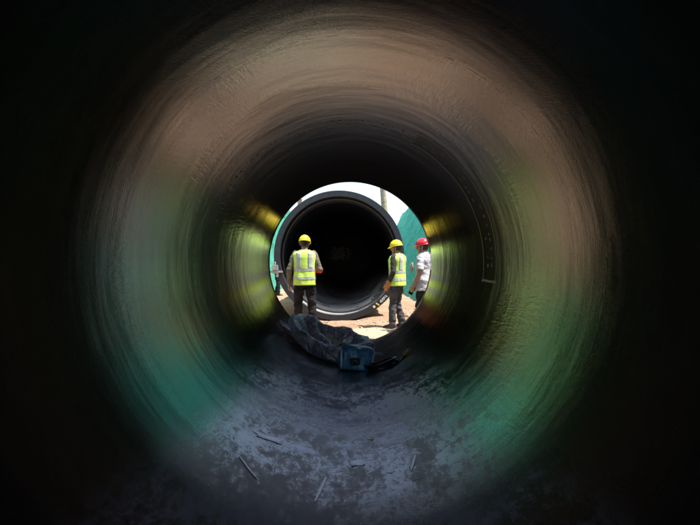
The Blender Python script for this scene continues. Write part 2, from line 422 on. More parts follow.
for i in range(800):
    x = random.uniform(-2.6, 2.6); y = random.uniform(9.3, 16); r = random.uniform(.008, .028)*(2.4 if random.random() < .13 else 1)
    if abs(x - PC.x) < 1.5 and y > 12.1: continue
    if abs(x) < .9 and y < 11.3: r *= .5
    bm = bmesh.new(); bmesh.ops.create_icosphere(bm, subdivisions=1, radius=r)
    for v in bm.verts: v.co = v.co*(1 + .5*noise.noise(v.co*40 + V(i, 0, 0))) ; v.co.z *= .7
    bm.transform(Matrix.Translation((x, y, ground_z(x, y) + r*.25))); bm.verts.index_update()
    mb.add([v.co.copy() for v in bm.verts], [[v.index for v in f.verts] for f in bm.faces]); bm.free()
o = kind(mb.build('soil_clods', M['clod'], smooth=False), 'stuff'); o['label'] = 'small dry clods and stones scattered over the trodden soil'

# ------------------------------------------------------------------ net fences on both sides
def net_fence(x0, lean, y0, y1, top, label, seed, group):
    s = 1 if x0 > 0 else -1
    root = empty('net_fence', (x0, y0, -1.3)); tag(root, label, 'fence')
    ny = int((y1 - y0)/.14); nz = 26; mb = MB(); H = lambda y: top(y) + 1.3
    def P(i, k, off):
        y = (y1 - y0)*i/ny; t = k/nz; sag = .10*math.sin(PI*((y/2.4) % 1))
        z = t*(H(y + y0) - sag*t) - .12*(1 - t)
        q = Vector((0, y*1.1, z*.9 + seed))
        w = .08*noise.noise(q) + .11*noise.noise(Vector((3, y*2.6 + z*3.2, z*.8 + seed))) + .05*noise.noise(Vector((7, y*7 + z*8, z*1.5)))
        return Vector((s*(lean*t*H(y + y0)) + w + off, y, z))
    for off in (0, .004):
        mb.add([P(i, k, off) for i in range(ny + 1) for k in range(nz + 1)],
               [(i*(nz+1) + k, i*(nz+1) + k + 1, (i+1)*(nz+1) + k + 1, (i+1)*(nz+1) + k) for i in range(ny) for k in range(nz)])
    mb.build('net_sheet', M['net'], root, fix=False)
    y = 0.; pts = []
    while y <= y1 - y0 + .01:
        h = H(y + y0); mb = MB(); mb.tube([(s*.07, y, -.3), (s*(.07 + lean*h), y, h + .05)], .024, 10); mb.build('post', M['steel'], root)
        pts.append((s*(.07 + lean*h), y, h - .02)); y += 2.4
    mb = MB(); mb.tube(pts, .018, 8); mb.build('top_rail', M['steel'], root)
    return root
net_fence(2.15, .40, 6.0, 46, lambda y: 4.0 + 3.6*min(1, max(0, (40 - y)/7)), 'teal mesh net fence right of the pipes, behind the man in the red helmet', 1.0, None)  # near stretch raised out of view to narrow the bore's sky reflection
net_fence(-3.25, .02, 6.0, 46, lambda y: 2.85 + 3.0*min(1, max(0, (29 - y)/6)), 'teal mesh net fence along the left edge of the gap, behind the half-hidden man', 5.0, None)  # taller unseen near stretch, added to trim sky reflected on the right wall

# poles beyond the fences
pole = empty('utility_pole', (2.72, 38, -1.29)); tag(pole, 'thick tan pole leaning against the white sky above the right net fence', 'pole')
mb = MB(); mb.tube([(0, 0, -.3), (-.13, 0, 2), (-.45, 0, 6.5), (-.85, 0, 11.5)], [.24, .23, .205, .17], 20); mb.build('shaft', M['wood'], pole)
mb = MB(); mb.box((-.8, 0, 10.7), (1.7, .12, .14), bev=.01); mb.build('crossarm', M['wood'], pole, smooth=False)
for x in (-1.5, -.8, -.1):
    mb = MB(); mb.tube([(x, 0, 10.77), (x, 0, 10.86), (x, 0, 10.9), (x, 0, 10.98)], [.02, .05, .03, .045], 12); mb.build('insulator', M['bracket'], pole)
post = empty('timber_post', (-3.75, 41, -1.29)); tag(post, 'slim tan timber post showing just above the left net fence', 'post')
mb = MB(); mb.box((0, 0, 2.85), (.30, .3, 6.2), bev=.02); mb.build('shaft', M['wood'], post, smooth=False)
mb = MB(); mb.box((0, 0, 5.98), (.40, .4, .06), bev=.01); mb.build('cap', M['wood'], post, smooth=False)

M['leaf'] = simple('dark_green_leaves', (.035, .06, .018), .6, .5, 1.2)
M['bark'] = simple('grey_brown_bark', (.12, .09, .06), .9, .3, 8, bump=.6, bscale=20)
def tree(x, y, h, rad, label, seed):  # unseen trees added to darken a wedge of the bore's reflection
    rnd = random.Random(seed); root = empty('added_tree', (x, y, -1.3)); tag(root, label, 'tree', 'added trees behind the left net fence')
    mb = MB(); mb.tube([(0, 0, -.2), (.05, 0, h*.2), (-.04, .05, h*.45), (.05, 0, h*.8)], [.16, .13, .10, .03], 10)
    tips = []
    for k in range(9):
        a = k*2.4; z0 = h*(.25 + .06*k); e = V(math.cos(a)*rad*.75, math.sin(a)*rad*.75, z0 + h*.16)
        mb.tube([(0, 0, z0), V(math.cos(a)*rad*.35, math.sin(a)*rad*.35, z0 + h*.06), e], [.06, .04, .015], 6); tips.append(e)
    mb.build('trunk', M['bark'], root); mb = MB()
    tips += [V(rnd.uniform(-.6, .6)*rad, rnd.uniform(-.6, .6)*rad, h*rnd.uniform(.35, .95)) for _ in range(16)]
    for t in tips:
        for _ in range(150):
            p = t + V(rnd.gauss(0, .3), rnd.gauss(0, .3), rnd.gauss(0, .24))*rad*.7; u = V(rnd.gauss(0, 1), rnd.gauss(0, 1), rnd.gauss(0, 1)).normalized(); w = u.orthogonal().normalized()
            l = rnd.uniform(.09, .2); mb.add([p - u*l, p + w*l*.45, p + u*l, p - w*l*.45], [(0, 1, 2, 3)])
    mb.build('crown', M['leaf'], root, smooth=False, fix=False)
tree(-5.2, 22.5, 8.4, 1.7, 'added dark green tree, out of view behind the left net fence, nearest of the row', 11)
tree(-5.5, 27.5, 10.2, 1.9, 'added dark green tree, out of view behind the left net fence, middle and tallest of the row', 12)
tree(-6.1, 33.0, 9.8, 1.9, 'added dark green tree, out of view behind the left net fence, farthest of the row', 13)

# unseen weeds added left of the far pipe for lime reflections in the bore
M['weed'] = simple('lime_green_weed_leaves', (.33, .58, .025), .55, .35, 2)
def weed(x, y, h, rad, label, seed):
    rnd = random.Random(seed); root = empty('added_shrub', (x, y, ground_z(x, y) - .03)); tag(root, label, 'shrub', 'added weeds on the left spoil heap')
    st_ = MB(); lf = MB()
    for k in range(26):
        a = rnd.uniform(0, 2*PI); e = rnd.uniform(.25, 1)*rad; hh = h*rnd.uniform(.5, 1.0); top = V(math.cos(a)*e, math.sin(a)*e, hh); mid = V(math.cos(a)*e*.35, math.sin(a)*e*.35, hh*.55)
        st_.tube([(0, 0, 0), mid, top], [.012, .009, .004], 5)
        for j in range(140):
            t = rnd.uniform(.12, 1); p = mid*(2*t) if t < .5 else mid.lerp(top, 2*t - 1); d = V(rnd.gauss(0, 1), rnd.gauss(0, 1), rnd.gauss(.2, .6)).normalized(); w = d.cross(V(0, 0, 1)).normalized(); l = rnd.uniform(.09, .2)
            lf.add([p, p + d*l*.5 + w*l*.22, p + d*l, p + d*l*.5 - w*l*.22], [(0, 1, 2, 3)])
    st_.build('stems', M['weed'], root); lf.build('leaves', M['weed'], root, smooth=False, fix=False)
weed(-2.35, 12.4, 2.7, .46, 'added, unseen lime green weed shrub on the left spoil heap, nearest the gap', 21)
weed(-2.55, 13.2, 3.1, .55, 'added, unseen lime green weed shrub on the left spoil heap, tallest and in the middle', 22)
weed(-2.75, 14.2, 3.0, .55, 'added, unseen lime green weed shrub on the left spoil heap, farthest from the gap', 23)

# rag caught on the right fence
bm = bmesh.new(); bmesh.ops.create_icosphere(bm, subdivisions=4, radius=1)
for v in bm.verts:
    n = noise.noise(v.co*2.3) * .5 + noise.noise(v.co*5)*.25
    v.co = Vector((v.co.x*.05, v.co.y*.16, v.co.z*.21))*(1 + n) + V(0, v.co.z*-.08, 0)
me = bpy.data.meshes.new('rag'); bm.to_mesh(me); bm.free(); me.materials.append(M['rag'])
for p in me.polygons: p.use_smooth = True
o = bpy.data.objects.new('rag', me); COL.objects.link(o); o.location = (2.42, 21.5, -.20); o.rotation_euler = (.4, 0, 0)
tag(o, 'crumpled beige rag caught on the teal net behind the worker in orange gloves', 'rag')

# ------------------------------------------------------------------ people
def ell(z, rx, ry, yc=0, xc=0, n=28, p=2.3):
    r = []
    for i in range(n):
        a = 2*PI*i/n; c, s_ = math.cos(a), math.sin(a)
        r.append(Vector((xc + rx*math.copysign(abs(c)**(2/p), c), yc + ry*math.copysign(abs(s_)**(2/p), s_), z)))
    return r
TORSO = [(.90, .165, .115, .0), (.98, .168, .118, -.005), (1.08, .155, .108, .005), (1.18, .165, .112, .01), (1.28, .182, .12, .008), (1.36, .185, .117, 0), (1.415, .165, .098, -.008), (1.45, .128, .08, -.012), (1.475, .075, .066, -.01)]
def hand(mb, w, d, palm, thumb, curl, grow=0., spread=.5):
    """palm and five fingers: w wrist, d direction of the hand, palm = palm's facing, thumb = side the thumb leaves from"""
    w, d, palm, thumb = Vector(w), Vector(d).normalized(), Vector(palm), Vector(thumb)
    palm = (palm - d*palm.dot(d)).normalized(); thumb = (thumb - d*thumb.dot(d) - palm*thumb.dot(palm)).normalized()
    mb.tube([w - d*.02, w + d*.02, w + d*.06, w + d*.092], [.026 + grow, .034 + grow, .041 + grow, .038 + grow], 14, .42 + grow*6, side=thumb)
    for k, (ln, off) in enumerate(((.074, .030), (.082, .010), (.076, -.010), (.060, -.029))):
        p = w + d*(.088 - .004*abs(k - 1)) + thumb*off; pts = [p - d*.02, p]; ang = curl*(.7 + .12*k); a = 0
        dd = (d + thumb*(off*spread*4)).normalized()
        for seg in (.45, .31, .24):
            a += ang; p = p + (dd*math.cos(a) + palm*math.sin(a))*ln*seg; pts.append(p)
        mb.tube(pts, [.0105 + grow, .0105 + grow, .0098 + grow, .009 + grow, .008 + grow], 8)
    p = w + d*.03 + thumb*.03; a1 = p + (d*.6 + thumb*.75 + palm*.25).normalized()*.034; a2 = a1 + (d*.95 + thumb*.25 + palm*.4).normalized()*.028
    mb.tube([p - thumb*.012, p, a1, a2], [.014 + grow, .0135 + grow, .0115 + grow, .009 + grow], 8)

def person(loc, rz, label, sc, arms, legs, shirt, trousers, helmet=None, vest=False, gloves=(None, None), long_sleeve=True, head_turn=0., head_nod=0., seed=1, hem=.86):
    """facing local +Y; arms = ((shoulder, elbow, wrist, hand_dir, palm, thumb, curl) right, left); legs = ((hip, knee, ankle, toe_dir) right, left)"""
    root = empty('person', loc, rz); root.scale = (sc, sc, sc); tag(root, label, 'person', 'workers standing in the gap')
    # ---- body, one continuous skin
    b = MB(); b.loft([ell(z, rx*.97, ry*.97, yc) for z, rx, ry, yc in TORSO])
    b.tube([(0, -.012, 1.43), (0, .0, 1.50), (0, .012, 1.56)], [.062, .056, .058], 16)
    for (hip, knee, ank, toe) in legs:
        hip, knee, ank, toe = map(Vector, (hip, knee, ank, toe))
        b.tube([hip + V(0, 0, .05), hip, hip.lerp(knee, .5), knee, knee.lerp(ank, .3), knee.lerp(ank, .7), ank], [.08, .088, .072, .055, .056, .042, .036], 16)
        b.tube([ank + V(0, 0, -.02) - toe*.05, ank + V(0, 0, -.045) + toe*.07, ank + V(0, 0, -.055) + toe*.16], [.036, .036, .026], 12, .75, side=(0, 0, 1))
    for (sh, el, wr, hd, pm, th, cu) in arms:
        sh, el, wr = map(Vector, (sh, el, wr))
        b.tube([sh + (sh - el)*.06, sh, sh.lerp(el, .5), el, el.lerp(wr, .3), el.lerp(wr, .75), wr], [.052, .055, .047, .038, .04, .030, .026], 14)
        hand(b, wr, hd, pm, th, cu)
    # head
    HM = Matrix.Translation((0, .02, 1.56)) @ Matrix.Rotation(head_turn, 4, 'Z') @ Matrix.Rotation(-head_nod, 4, 'X')
    hr = [(-.075, .02, .03, .065), (-.065, .042, .052, .045), (-.035, .058, .078, .02), (0, .067, .092, .008), (.04, .073, .097, .002), (.08, .076, .1, -.002), (.115, .07, .093, -.004), (.142, .05, .068, -.006), (.157, .018, .026, -.008)]
    b.loft([[HM @ p for p in ell(z, rx, ry, yc, p=2.15)] for z, rx, ry, yc in hr])
    def hb(c, r): b.tube([HM @ (Vector(c) - V(0, 0, r[2]*.5)), HM @ (Vector(c) + V(0, 0, r[2]*.5))], [r[0], r[0]*.9], 10)
    b.tube([HM @ V(0, .096, .055), HM @ V(0, .108, .03), HM @ V(0, .118, .012), HM @ V(0, .1, .0)], [.010, .012, .016, .012], 10)      # nose
    b.tube([HM @ V(-.05, .084, .066), HM @ V(0, .098, .066), HM @ V(.05, .084, .066)], [.009, .012, .009], 8)                            # brow
    b.tube([HM @ V(-.022, .092, -.03), HM @ V(0, .099, -.028), HM @ V(.022, .092, -.03)], [.007, .010, .007], 8)                         # lips
    b.ball(HM @ V(0, .085, -.062), (.022, .02, .018), 10, 6)                                                                             # chin
    for s_ in (-1, 1):
        b.tube([HM @ V(s_*.074, -.005, .0), HM @ V(s_*.084, -.014, .025), HM @ V(s_*.082, -.016, .05)], [.009, .014, .011], 8)           # ear
        b.ball(HM @ V(s_*.031, .083, .044), (.013, .012, .010), 10, 6)                                                                    # eye
    body = b.remeshed('body', [M['skin'], M['eye'], M['lips']], root, .0065, 2)
    inv = HM.inverted()
    for p in body.data.polygons:
        if p.center.z > 1.48 and p.center.y > -.1:
            q = inv @ p.center
            if any((q - Vector((s_*.031, .093, .044))).length < .0125 for s_ in (-1, 1)): p.material_index = 1
            elif abs(q.z + .03) < .008 and abs(q.x) < .026 and q.y > .085: p.material_index = 2
    # hair
    h = MB(); rr = []
    for k in range(8):
        t = k/7; z = -.03 + .17*t
        i0 = min(range(len(hr)-1), key=lambda i: 0 if hr[i][0] <= z <= hr[i+1][0] else 1)
        u = (z - hr[i0][0])/(hr[i0+1][0] - hr[i0][0]); rx = hr[i0][1]*(1-u) + hr[i0+1][1]*u + .007; ry = hr[i0][2]*(1-u) + hr[i0+1][2]*u + .008
        front = -.02 + .10*max(0, (t - .55)/.45); ring = []
        for i in range(25):
            a = PI + PI*(-.06 + 1.12*i/24); yb = math.sin(a)*ry
            ring.append(HM @ V(rx*math.cos(a)*1.0, min(yb, front) - .002, z))
        rr.append(ring)
    h.loft(rr, closed=False, cap0=False, cap1=True)
    ho = h.build('hair', M['hair'], root); md = ho.modifiers.new('t', 'SOLIDIFY'); md.thickness = .008
    # helmet
    if helmet:
        e = MB(); HT = HM @ Matrix.Translation((0, .0, .075)) @ Matrix.Rotation(-.06, 4, 'X'); rr = []
        for k in range(12):
            t = k/11*PI/2*.985; c = math.cos(t); z = math.sin(t)*.118; n = 48; ring = []
            for i in range(n):
                a = 2*PI*i/n; x = .108*c*math.cos(a); y = .132*c*math.sin(a)
                rib = .006*math.exp(-(x/.014)**2)*(1 if z > .03 else 0) + .003*math.exp(-((abs(x) - .045)/.012)**2)*(1 if z > .04 else 0)
                ring.append(HT @ V(x, y, z + rib))
            rr.append(ring)
        e.loft(rr, cap0=False)
        he = e.build('helmet', helmet, root); md = he.modifiers.new('t', 'SOLIDIFY'); md.thickness = .004; md.offset = -1
        e = MB(); n = 48; ro, ri, ru = [], [], []
        for i in range(n):
            a = 2*PI*i/n; f = max(0, math.sin(a)); ex = .010 + .045*f**2.2
            ri.append(HT @ V(.107*math.cos(a), .131*math.sin(a), .004)); ro.append(HT @ V((.107 + ex*.6)*math.cos(a), (.131 + ex)*math.sin(a), -.008 - .012*f))
            ru.append(HT @ V(.104*math.cos(a), .128*math.sin(a), -.006))
        e.loft([ri, ro, [p - V(0, 0, .004) for p in ro], ru, ri], cap0=False, cap1=False); e.build('brim', helmet, he)
        e = MB()
        for s_ in (-1, 1): e.tube([HT @ V(s_*.098, .01, -.005), HM @ V(s_*.08, .025, 0), HM @ V(s_*.05, .05, -.055), HM @ V(0, .07, -.085)], .004, 6)
        e.build('chin_strap', M['black_plastic'], he)
    # shirt
    c = MB(); g = .014
    T = [t for t in TORSO if t[0] >= hem - .02]
    lo = 0 if vest else .036
    rings = [ell(hem, .178 + g + lo, .125 + g + lo, 0)] + [ell(z, rx + g + lo*max(0, min(1, (1.2 - z)/.25)), ry + g + lo*max(0, min(1, (1.2 - z)/.25)), yc) for z, rx, ry, yc in T]
    c.loft(rings)
    for (sh, el, wr, *_r) in arms:
        sh, el, wr = map(Vector, (sh, el, wr))
        if long_sleeve: c.tube([sh + (sh - el)*.08, sh, sh.lerp(el, .5), el, el.lerp(wr, .5), el.lerp(wr, .93)], [.060, .064, .058, .053, .048, .040], 14)
        else: c.tube([sh + (sh - el)*.08, sh, sh.lerp(el, .5), sh.lerp(el, .82)], [.060, .068, .072, .075], 14, round_ends=False)
    so_ = c.remeshed('shirt', shirt, root, .011, 3, (.009, 9, 16, seed))
    if not vest:                                                   # collar
        c = MB(); rr = []
        for z, r in ((1.455, .083), (1.50, .07), (1.497, .078), (1.45, .095)): rr.append(ell(z, r, r*.92, -.008))
        c.loft(rr + [rr[0]], cap0=False, cap1=False); c.build('collar', shirt, so_)
    # trousers
    c = MB(); c.loft([ell(z, rx + .008, ry + .01, yc) for z, rx, ry, yc in ((.82, .12, .09, 0), (.86, .16, .115, 0), (.92, .168, .118, 0), (1.0, .16, .112, 0), (1.03, .155, .108, 0))])
    for (hip, knee, ank, toe) in legs:
        hip, knee, ank = map(Vector, (hip, knee, ank))
        c.tube([hip + V(0, 0, .03), hip, hip.lerp(knee, .5), knee, knee.lerp(ank, .5), knee.lerp(ank, .9), ank + V(0, 0, -.03)], [.092, .103, .091, .077, .073, .07, .072], 18)
    c.remeshed('trousers', trousers, root, .012, 3, (.02, 7, 13, seed + 3))
    # shoes
    for (hip, knee, ank, toe) in legs:
        ank, toe = Vector(ank), Vector(toe).normalized(); sd = Vector((toe.y, -toe.x, 0)); f0 = Vector((ank.x, ank.y, ank.z - .085))
        def sec(t, w, h, zb=0.0): return [f0 + toe*t + sd*(w*math.cos(2*PI*i/14)) + V(0, 0, zb + h*(.5 + .5*math.sin(2*PI*i/14))) for i in range(14)]
        c = MB(); c.loft([sec(-.085, .022, .05, .012), sec(-.07, .036, .085, .012), sec(-.02, .04, .11, .012), sec(.04, .042, .095, .012), (sec(.10, .047, .062, .012)), sec(.15, .045, .05, .012), sec(.185, .025, .032, .012)])
        shoe = c.build('shoe', M['shoe'], root)
        c = MB(); c.loft([sec(-.088, .026, .02), sec(-.07, .039, .02), sec(0, .042, .02), sec(.1, .05, .02), sec(.155, .047, .02), sec(.19, .026, .02)]); c.build('sole', M['sole'], shoe)
    # vest
    if vest:
        def vs(z, extra):
            i0 = 0
            pts = [(.84, .190, .138, 0), (.98, .186, .136, 0), (1.10, .180, .130, .004), (1.25, .190, .136, .006), (1.34, .205, .138, .002), (1.40, .202, .122, -.006), (1.435, .172, .108, -.01), (1.462, .105, .09, -.01), (1.478, .078, .078, -.008)]
            for i in range(len(pts)-1):
                if pts[i][0] <= z <= pts[i+1][0] + 1e-6: i0 = i
            u = (z - pts[i0][0])/(pts[i0+1][0] - pts[i0][0]); q = [pts[i0][k]*(1-u) + pts[i0+1][k]*u for k in range(4)]
            ring = ell(z, q[1] + .016 + extra, q[2] + .016 + extra, q[3], n=64)
            for p in ring:
                w = .010*noise.noise(Vector((p.x*9, p.y*9, p.z*4 + seed*7))) + .006*noise.noise(Vector((p.x*22, p.y*22, p.z*9 + seed)))
                f = min(1, max(0, (1.46 - p.z)/.1)); p.x *= 1 + w*f*5; p.y *= 1 + w*f*6
            return ring
        zs = [.84 + (1.478 - .84)*k/36 for k in range(37)]
        c = MB(); c.loft([vs(z, 0) for z in zs], cap0=False, cap1=False)
        ve = c.build('vest', M['vest'], root); md = ve.modifiers.new('t', 'SOLIDIFY'); md.thickness = .004
        for z0, z1 in ((.945, .995), (1.095, 1.145)):
            c = MB(); q = [vs(z0 + (z1 - z0)*k/4, .005) for k in range(5)]; c.loft([vs(z0, .001)] + q + [vs(z1, .001)], cap0=False, cap1=False); c.build('reflective_band', M['band'], ve)
        for s_ in (-1, 1):                                          # shoulder bands, front and back; widened to stand in for overhead light
            for fy in (-1, 1):
                c = MB(); rows = []
                for k in range(19):
                    z = 1.147 + (1.43 - 1.147)*k/18; ring = vs(z, .005); row = []
                    for x in (.065, .09, .12, .148):
                        xx = s_*min(x, .92*max(abs(p.x) for p in ring)); cand = [p for p in ring if p.y*fy > 0]
                        cand.sort(key=lambda p: abs(p.x - xx)); a_, b_ = cand[0], cand[1]
                        t = 0 if abs(b_.x - a_.x) < 1e-6 else (xx - a_.x)/(b_.x - a_.x); t = max(-1, min(1, t))
                        row.append(Vector((xx, a_.y + (b_.y - a_.y)*t, z)))
                    rows.append(row)
                c.loft(rows, closed=False, cap0=False, cap1=False); bo = c.build('shoulder_band', M['band'], ve); md = bo.modifiers.new('t', 'SOLIDIFY'); md.thickness = .003
    # gloves
    for (sh, el, wr, hd, pm, th, cu), gm in zip(arms, gloves):
        if gm:
            el, wr = Vector(el), Vector(wr); c = MB(); hand(c, wr, hd, pm, th, cu, .004)
            k = .72 if gm is M['red_glove'] else .22; c.tube([wr.lerp(el, k), wr.lerp(el, .1), wr], [.058 if k > .5 else .05, .046, .036], 14)
            c.remeshed('glove', gm, root, .006, 2)
    return root

GZ = -1.285
LEG = lambda x, k, a, toe: (V(x*.095, 0, .90), Vector(k), Vector(a), Vector(toe).normalized())
# 1: back to us, left arm down, right forearm forward with a red glove
person((-.85, 10.3, ground_z(-.85, 10.3) - .005), A(4), 'worker in yellow helmet and yellow vest with his back turned, wearing a red glove', 1.03,
    ((V(.172, -.01, 1.395), V(.275, -.05, 1.13), V(.285, .15, 1.09), V(-.25, .95, .1), V(-1, 0, -.2), V(0, .1, 1), .5),
     (V(-.172, -.01, 1.395), V(-.275, -.03, 1.11), V(-.285, .05, .87), V(-.02, .2, -1), V(1, 0, 0), V(0, 1, .1), .35)),
    (LEG(1, (.135, .03, .49), (.165, -.01, .085), (.25, 1, 0)), LEG(-1, (-.115, .02, .49), (-.125, .0, .085), (-.25, 1, 0))),
    M['olive'], M['dark_trousers'], M['yellow_helmet'], True, (M['red_glove'], None), True, A(-8), .14, 1)
# 2: facing left, orange gloves
person((.93, 10.78, ground_z(.93, 10.78) - .005), A(60), 'worker in yellow helmet and yellow vest facing left, with charcoal sleeves and orange gloves', .985,
    ((V(.172, 0, 1.395), V(.24, .0, 1.11), V(.21, .17, .90), V(-.1, .5, -.85), V(-1, 0, 0), V(0, .9, .5), .5),
     (V(-.172, 0, 1.395), V(-.245, -.02, 1.11), V(-.235, .10, .87), V(.05, .4, -.9), V(1, 0, 0), V(0, .9, .5), .5)),
    (LEG(1, (.11, .06, .49), (.13, -.05, .085), (.2, 1, 0)), LEG(-1, (-.11, .05, .49), (-.13, .05, .085), (-.15, 1, 0))),
    M['charcoal'], M['grey_trousers'], M['yellow_helmet'], True, (M['orange_glove'], M['orange_glove']), True, A(6), .12, 2)
# 3: white shirt, red helmet
p3 = person((1.365, 10.15, ground_z(1.365, 10.15) - .005), A(58), 'man in red helmet and white short-sleeved shirt holding a black phone', 1.0,
    ((V(.172, 0, 1.395), V(.26, .02, 1.12), V(.25, .14, .88), V(0, .3, -1), V(-1, 0, 0), V(0, 1, .2), .4),
     (V(-.172, 0, 1.395), V(-.25, -.03, 1.11), V(-.245, .10, .88), V(.05, .35, -.9), V(1, 0, -.1), V(0, .9, .3), .75)),
    (LEG(1, (.11, .04, .49), (.13, .0, .085), (.2, 1, 0)), LEG(-1, (-.11, .03, .49), (-.13, .0, .085), (-.2, 1, 0))),
    M['white_shirt'], M['black_trousers'], M['red_helmet'], False, (None, None), False, A(10), .1, 3, .79)
# 4: half hidden by the near pipe's rim on the left
person((-2.82, 21.4, ground_z(-2.82, 21.4) - .005), A(-100), 'man in white shirt and black trousers half hidden at the left rim of the pipe', 1.0,
    ((V(.172, 0, 1.395), V(.255, -.02, 1.11), V(.235, .10, .87), V(0, .3, -1), V(-1, 0, 0), V(0, 1, .2), .4),
     (V(-.172, 0, 1.395), V(-.255, -.02, 1.11), V(-.235, .12, .88), V(.1, .3, -1), V(1, 0, 0), V(0, 1, .3), .4)),
    (LEG(1, (.11, .06, .49), (.13, .08, .085), (.1, 1, 0)), LEG(-1, (-.11, .0, .49), (-.12, -.1, .085), (-.1, 1, 0))),
    M['white_shirt'], M['black_trousers'], None, False, (None, None), True, 0, .05, 4, .86)
# phone in the white-shirted man's hand
R3 = Matrix.Translation(p3.location) @ Matrix.Rotation(A(58), 4, 'Z')
ph = empty('phone', R3 @ V(-.20, .15, .79), A(58)); tag(ph, 'black phone held low in the bare hand of the man in the red helmet', 'phone')
mb = MB(); mb.box((0, 0, 0), (.014, .085, .16), Matrix.Rotation(.5, 3, 'X'), .005); mb.build('case', M['black_plastic'], ph, smooth=False)
mb = MB(); mb.box((-.0075, 0, 0), (.002, .074, .142), Matrix.Rotation(.5, 3, 'X')); mb.build('screen', M['strip'], ph, smooth=False)

# ------------------------------------------------------------------ things lying in the pipe
def floor_z(x): return -math.sqrt(R_IN**2 - x*x)
bag = empty('tarpaulin_bag', (-.26, 7.42, floor_z(-.26))); tag(bag, 'large open slate-blue tarpaulin sack with a slumped rim lying on the pipe floor', 'bag')
def bag_mesh():
    mb = MB(); n = 150; rot = A(-32); rings = []
    prof = [(.62, 0.012), (.80, 0.0), (.93, .06), (1.0, .25), (1.03, .5), (1.01, .75), (.98, .92), (.93, 1.0), (.86, 1.02), (.79, .96), (.74, .82), (.69, .66), (.60, .56), (.46, .55), (.28, .52), (.1, .5)]
    for k, (pr, ph_) in enumerate(prof):
        ring = []
        for i in range(n):
            a = 2*PI*i/n; ex = .60*math.cos(a); ey = .40*math.sin(a)
            x = ex*math.cos(rot) - ey*math.sin(rot); y = ex*math.sin(rot) + ey*math.cos(rot)
            back = .5 + .5*math.cos(a - 2.35); h = .21 + .205*back**1.3
            h *= 1 + .10*noise.noise(Vector((math.cos(a)*1.6, math.sin(a)*1.6, 3)))
            q = Vector((math.cos(a)*2.2, math.sin(a)*2.2, ph_*1.4 + k*.12))
            w = .08*noise.noise(q) + .11*noise.noise(q*2.6) + .03*noise.noise(q*6)
            fold = .06*math.sin(a*9 + 3*noise.noise(q*1.1))*(1 if k > 7 else .7)
            f = pr*(1 + w*(1 if k > 1 else .4) + fold*min(1, ph_*2))
            wx, wy = x*f, y*f
            z = h*ph_ + (.06*noise.noise(Vector((wx*5, wy*5, 1))) + .03*noise.noise(Vector((wx*13, wy*13, 6))))*(2.2 if k > 10 else .8)*min(1, ph_*3)
            gx_ = min(max(-.26 + wx, -1.25), 1.25)
            ring.append(Vector((wx, wy, floor_z(gx_) - floor_z(-.26) + max(z, .006))))
        rings.append(ring)
    mb.loft(rings); return mb
bm_ = bag_mesh().build('sack', M['bag'], bag); md = bm_.modifiers.new('s', 'SUBSURF'); md.levels = 1; md.render_levels = 1
def flap(pts, wid, name, mat, parent, th=.008, n=10):
    """creased strip of cloth along pts"""
    mb = MB(); rings = []
    for i, p in enumerate(pts):
        p = Vector(p); t = (Vector(pts[min(i+1, len(pts)-1)]) - Vector(pts[max(i-1, 0)])).normalized(); s_ = t.cross(V(0, 0, 1)).normalized(); w = wid[i]
        up = [p + s_*w*(2*j/n - 1) + V(0, 0, .03*noise.noise(Vector((j*.8, i*.9, 2))) + .02) for j in range(n + 1)]
        rings.append(up + [q - V(0, 0, th) for q in reversed(up)])
    mb.loft(rings); return mb.build(name, mat, parent)
def fl(x, y, h=0): return V(x + .26, y - 7.42, floor_z(x) + h - floor_z(-.26))
flap([fl(-.62, 7.65, .12), fl(-.74, 7.68, .10), fl(-.84, 7.72, .06), fl(-.93, 7.74, .03), fl(-.99, 7.78, .015)], [.13, .12, .09, .06, .01], 'flap', M['bag'], bag)
flap([fl(.22, 7.1, .10), fl(.30, 7.08, .10), fl(.37, 7.12, .06), fl(.42, 7.18, .03)], [.09, .08, .05, .012], 'flap', M['bag'], bag)
mb = MB(); mb.tube([fl(-.30, 7.2, .30), fl(-.22, 7.12, .285), fl(-.12, 7.1, .27), fl(-.05, 7.02, .275), fl(.0, 6.98, .25)], .011, 8, .5); mb.build('drawstring', M['lime'], bag)
mb = MB(); mb.tube([fl(-.02, 6.98, .25), fl(.08, 6.95, .25), fl(.18, 6.99, .25), fl(.26, 7.08, .22)], .008, 8); mb.build('hem_cord', M['rope'], bag)

# blue wrapped pack
pk = empty('blue_pack', (.075, 6.72, floor_z(.075) + .004), A(-14)); tag(pk, 'small blue plastic-wrapped pack standing in front of the slate-blue sack', 'pack')
mb = MB(); rings = []
for k in range(15):
    t = k/14; z = .30*t; e = min(1, .86 + .6*min(t, 1 - t)*2.2) * (1 - .22*max(0, t - .75)/.25)
    ring = []
    for i in range(72):
        a = 2*PI*i/72; c, s_ = math.cos(a), math.sin(a)
        x = .21*math.copysign(abs(c)**.62, c)*e; y = .125*math.copysign(abs(s_)**.62, s_)*e
        rp = .010*abs(math.sin(x*PI/.072)) if abs(s_) > .3 else 0
        w = 1 + .16*noise.noise(Vector((x*6, y*6, z*6 + 3))) + .05*noise.noise(Vector((x*24, y*24, z*12)))
        ring.append(Vector((x*w, y*w + math.copysign(rp, y), z*(1 - .22*(x + .1)) + .06*noise.noise(Vector((x*7, y*7, 4)))*t)))
    rings.append(ring)
mb.loft(rings); pw = mb.build('wrap', M['blue'], pk); md = pw.modifiers.new('s', 'SUBSURF'); md.levels = 1; md.render_levels = 1
mb = MB(); mb.tube([(-.10, 0, .28), (-.10, -.01, .315), (-.085, -.02, .35), (-.07, -.01, .37)], [.05, .028, .04, .03], 12); mb.tube([(-.1, 0, .33), (-.14, -.02, .345), (-.165, -.03, .33)], [.02, .022, .012], 8)
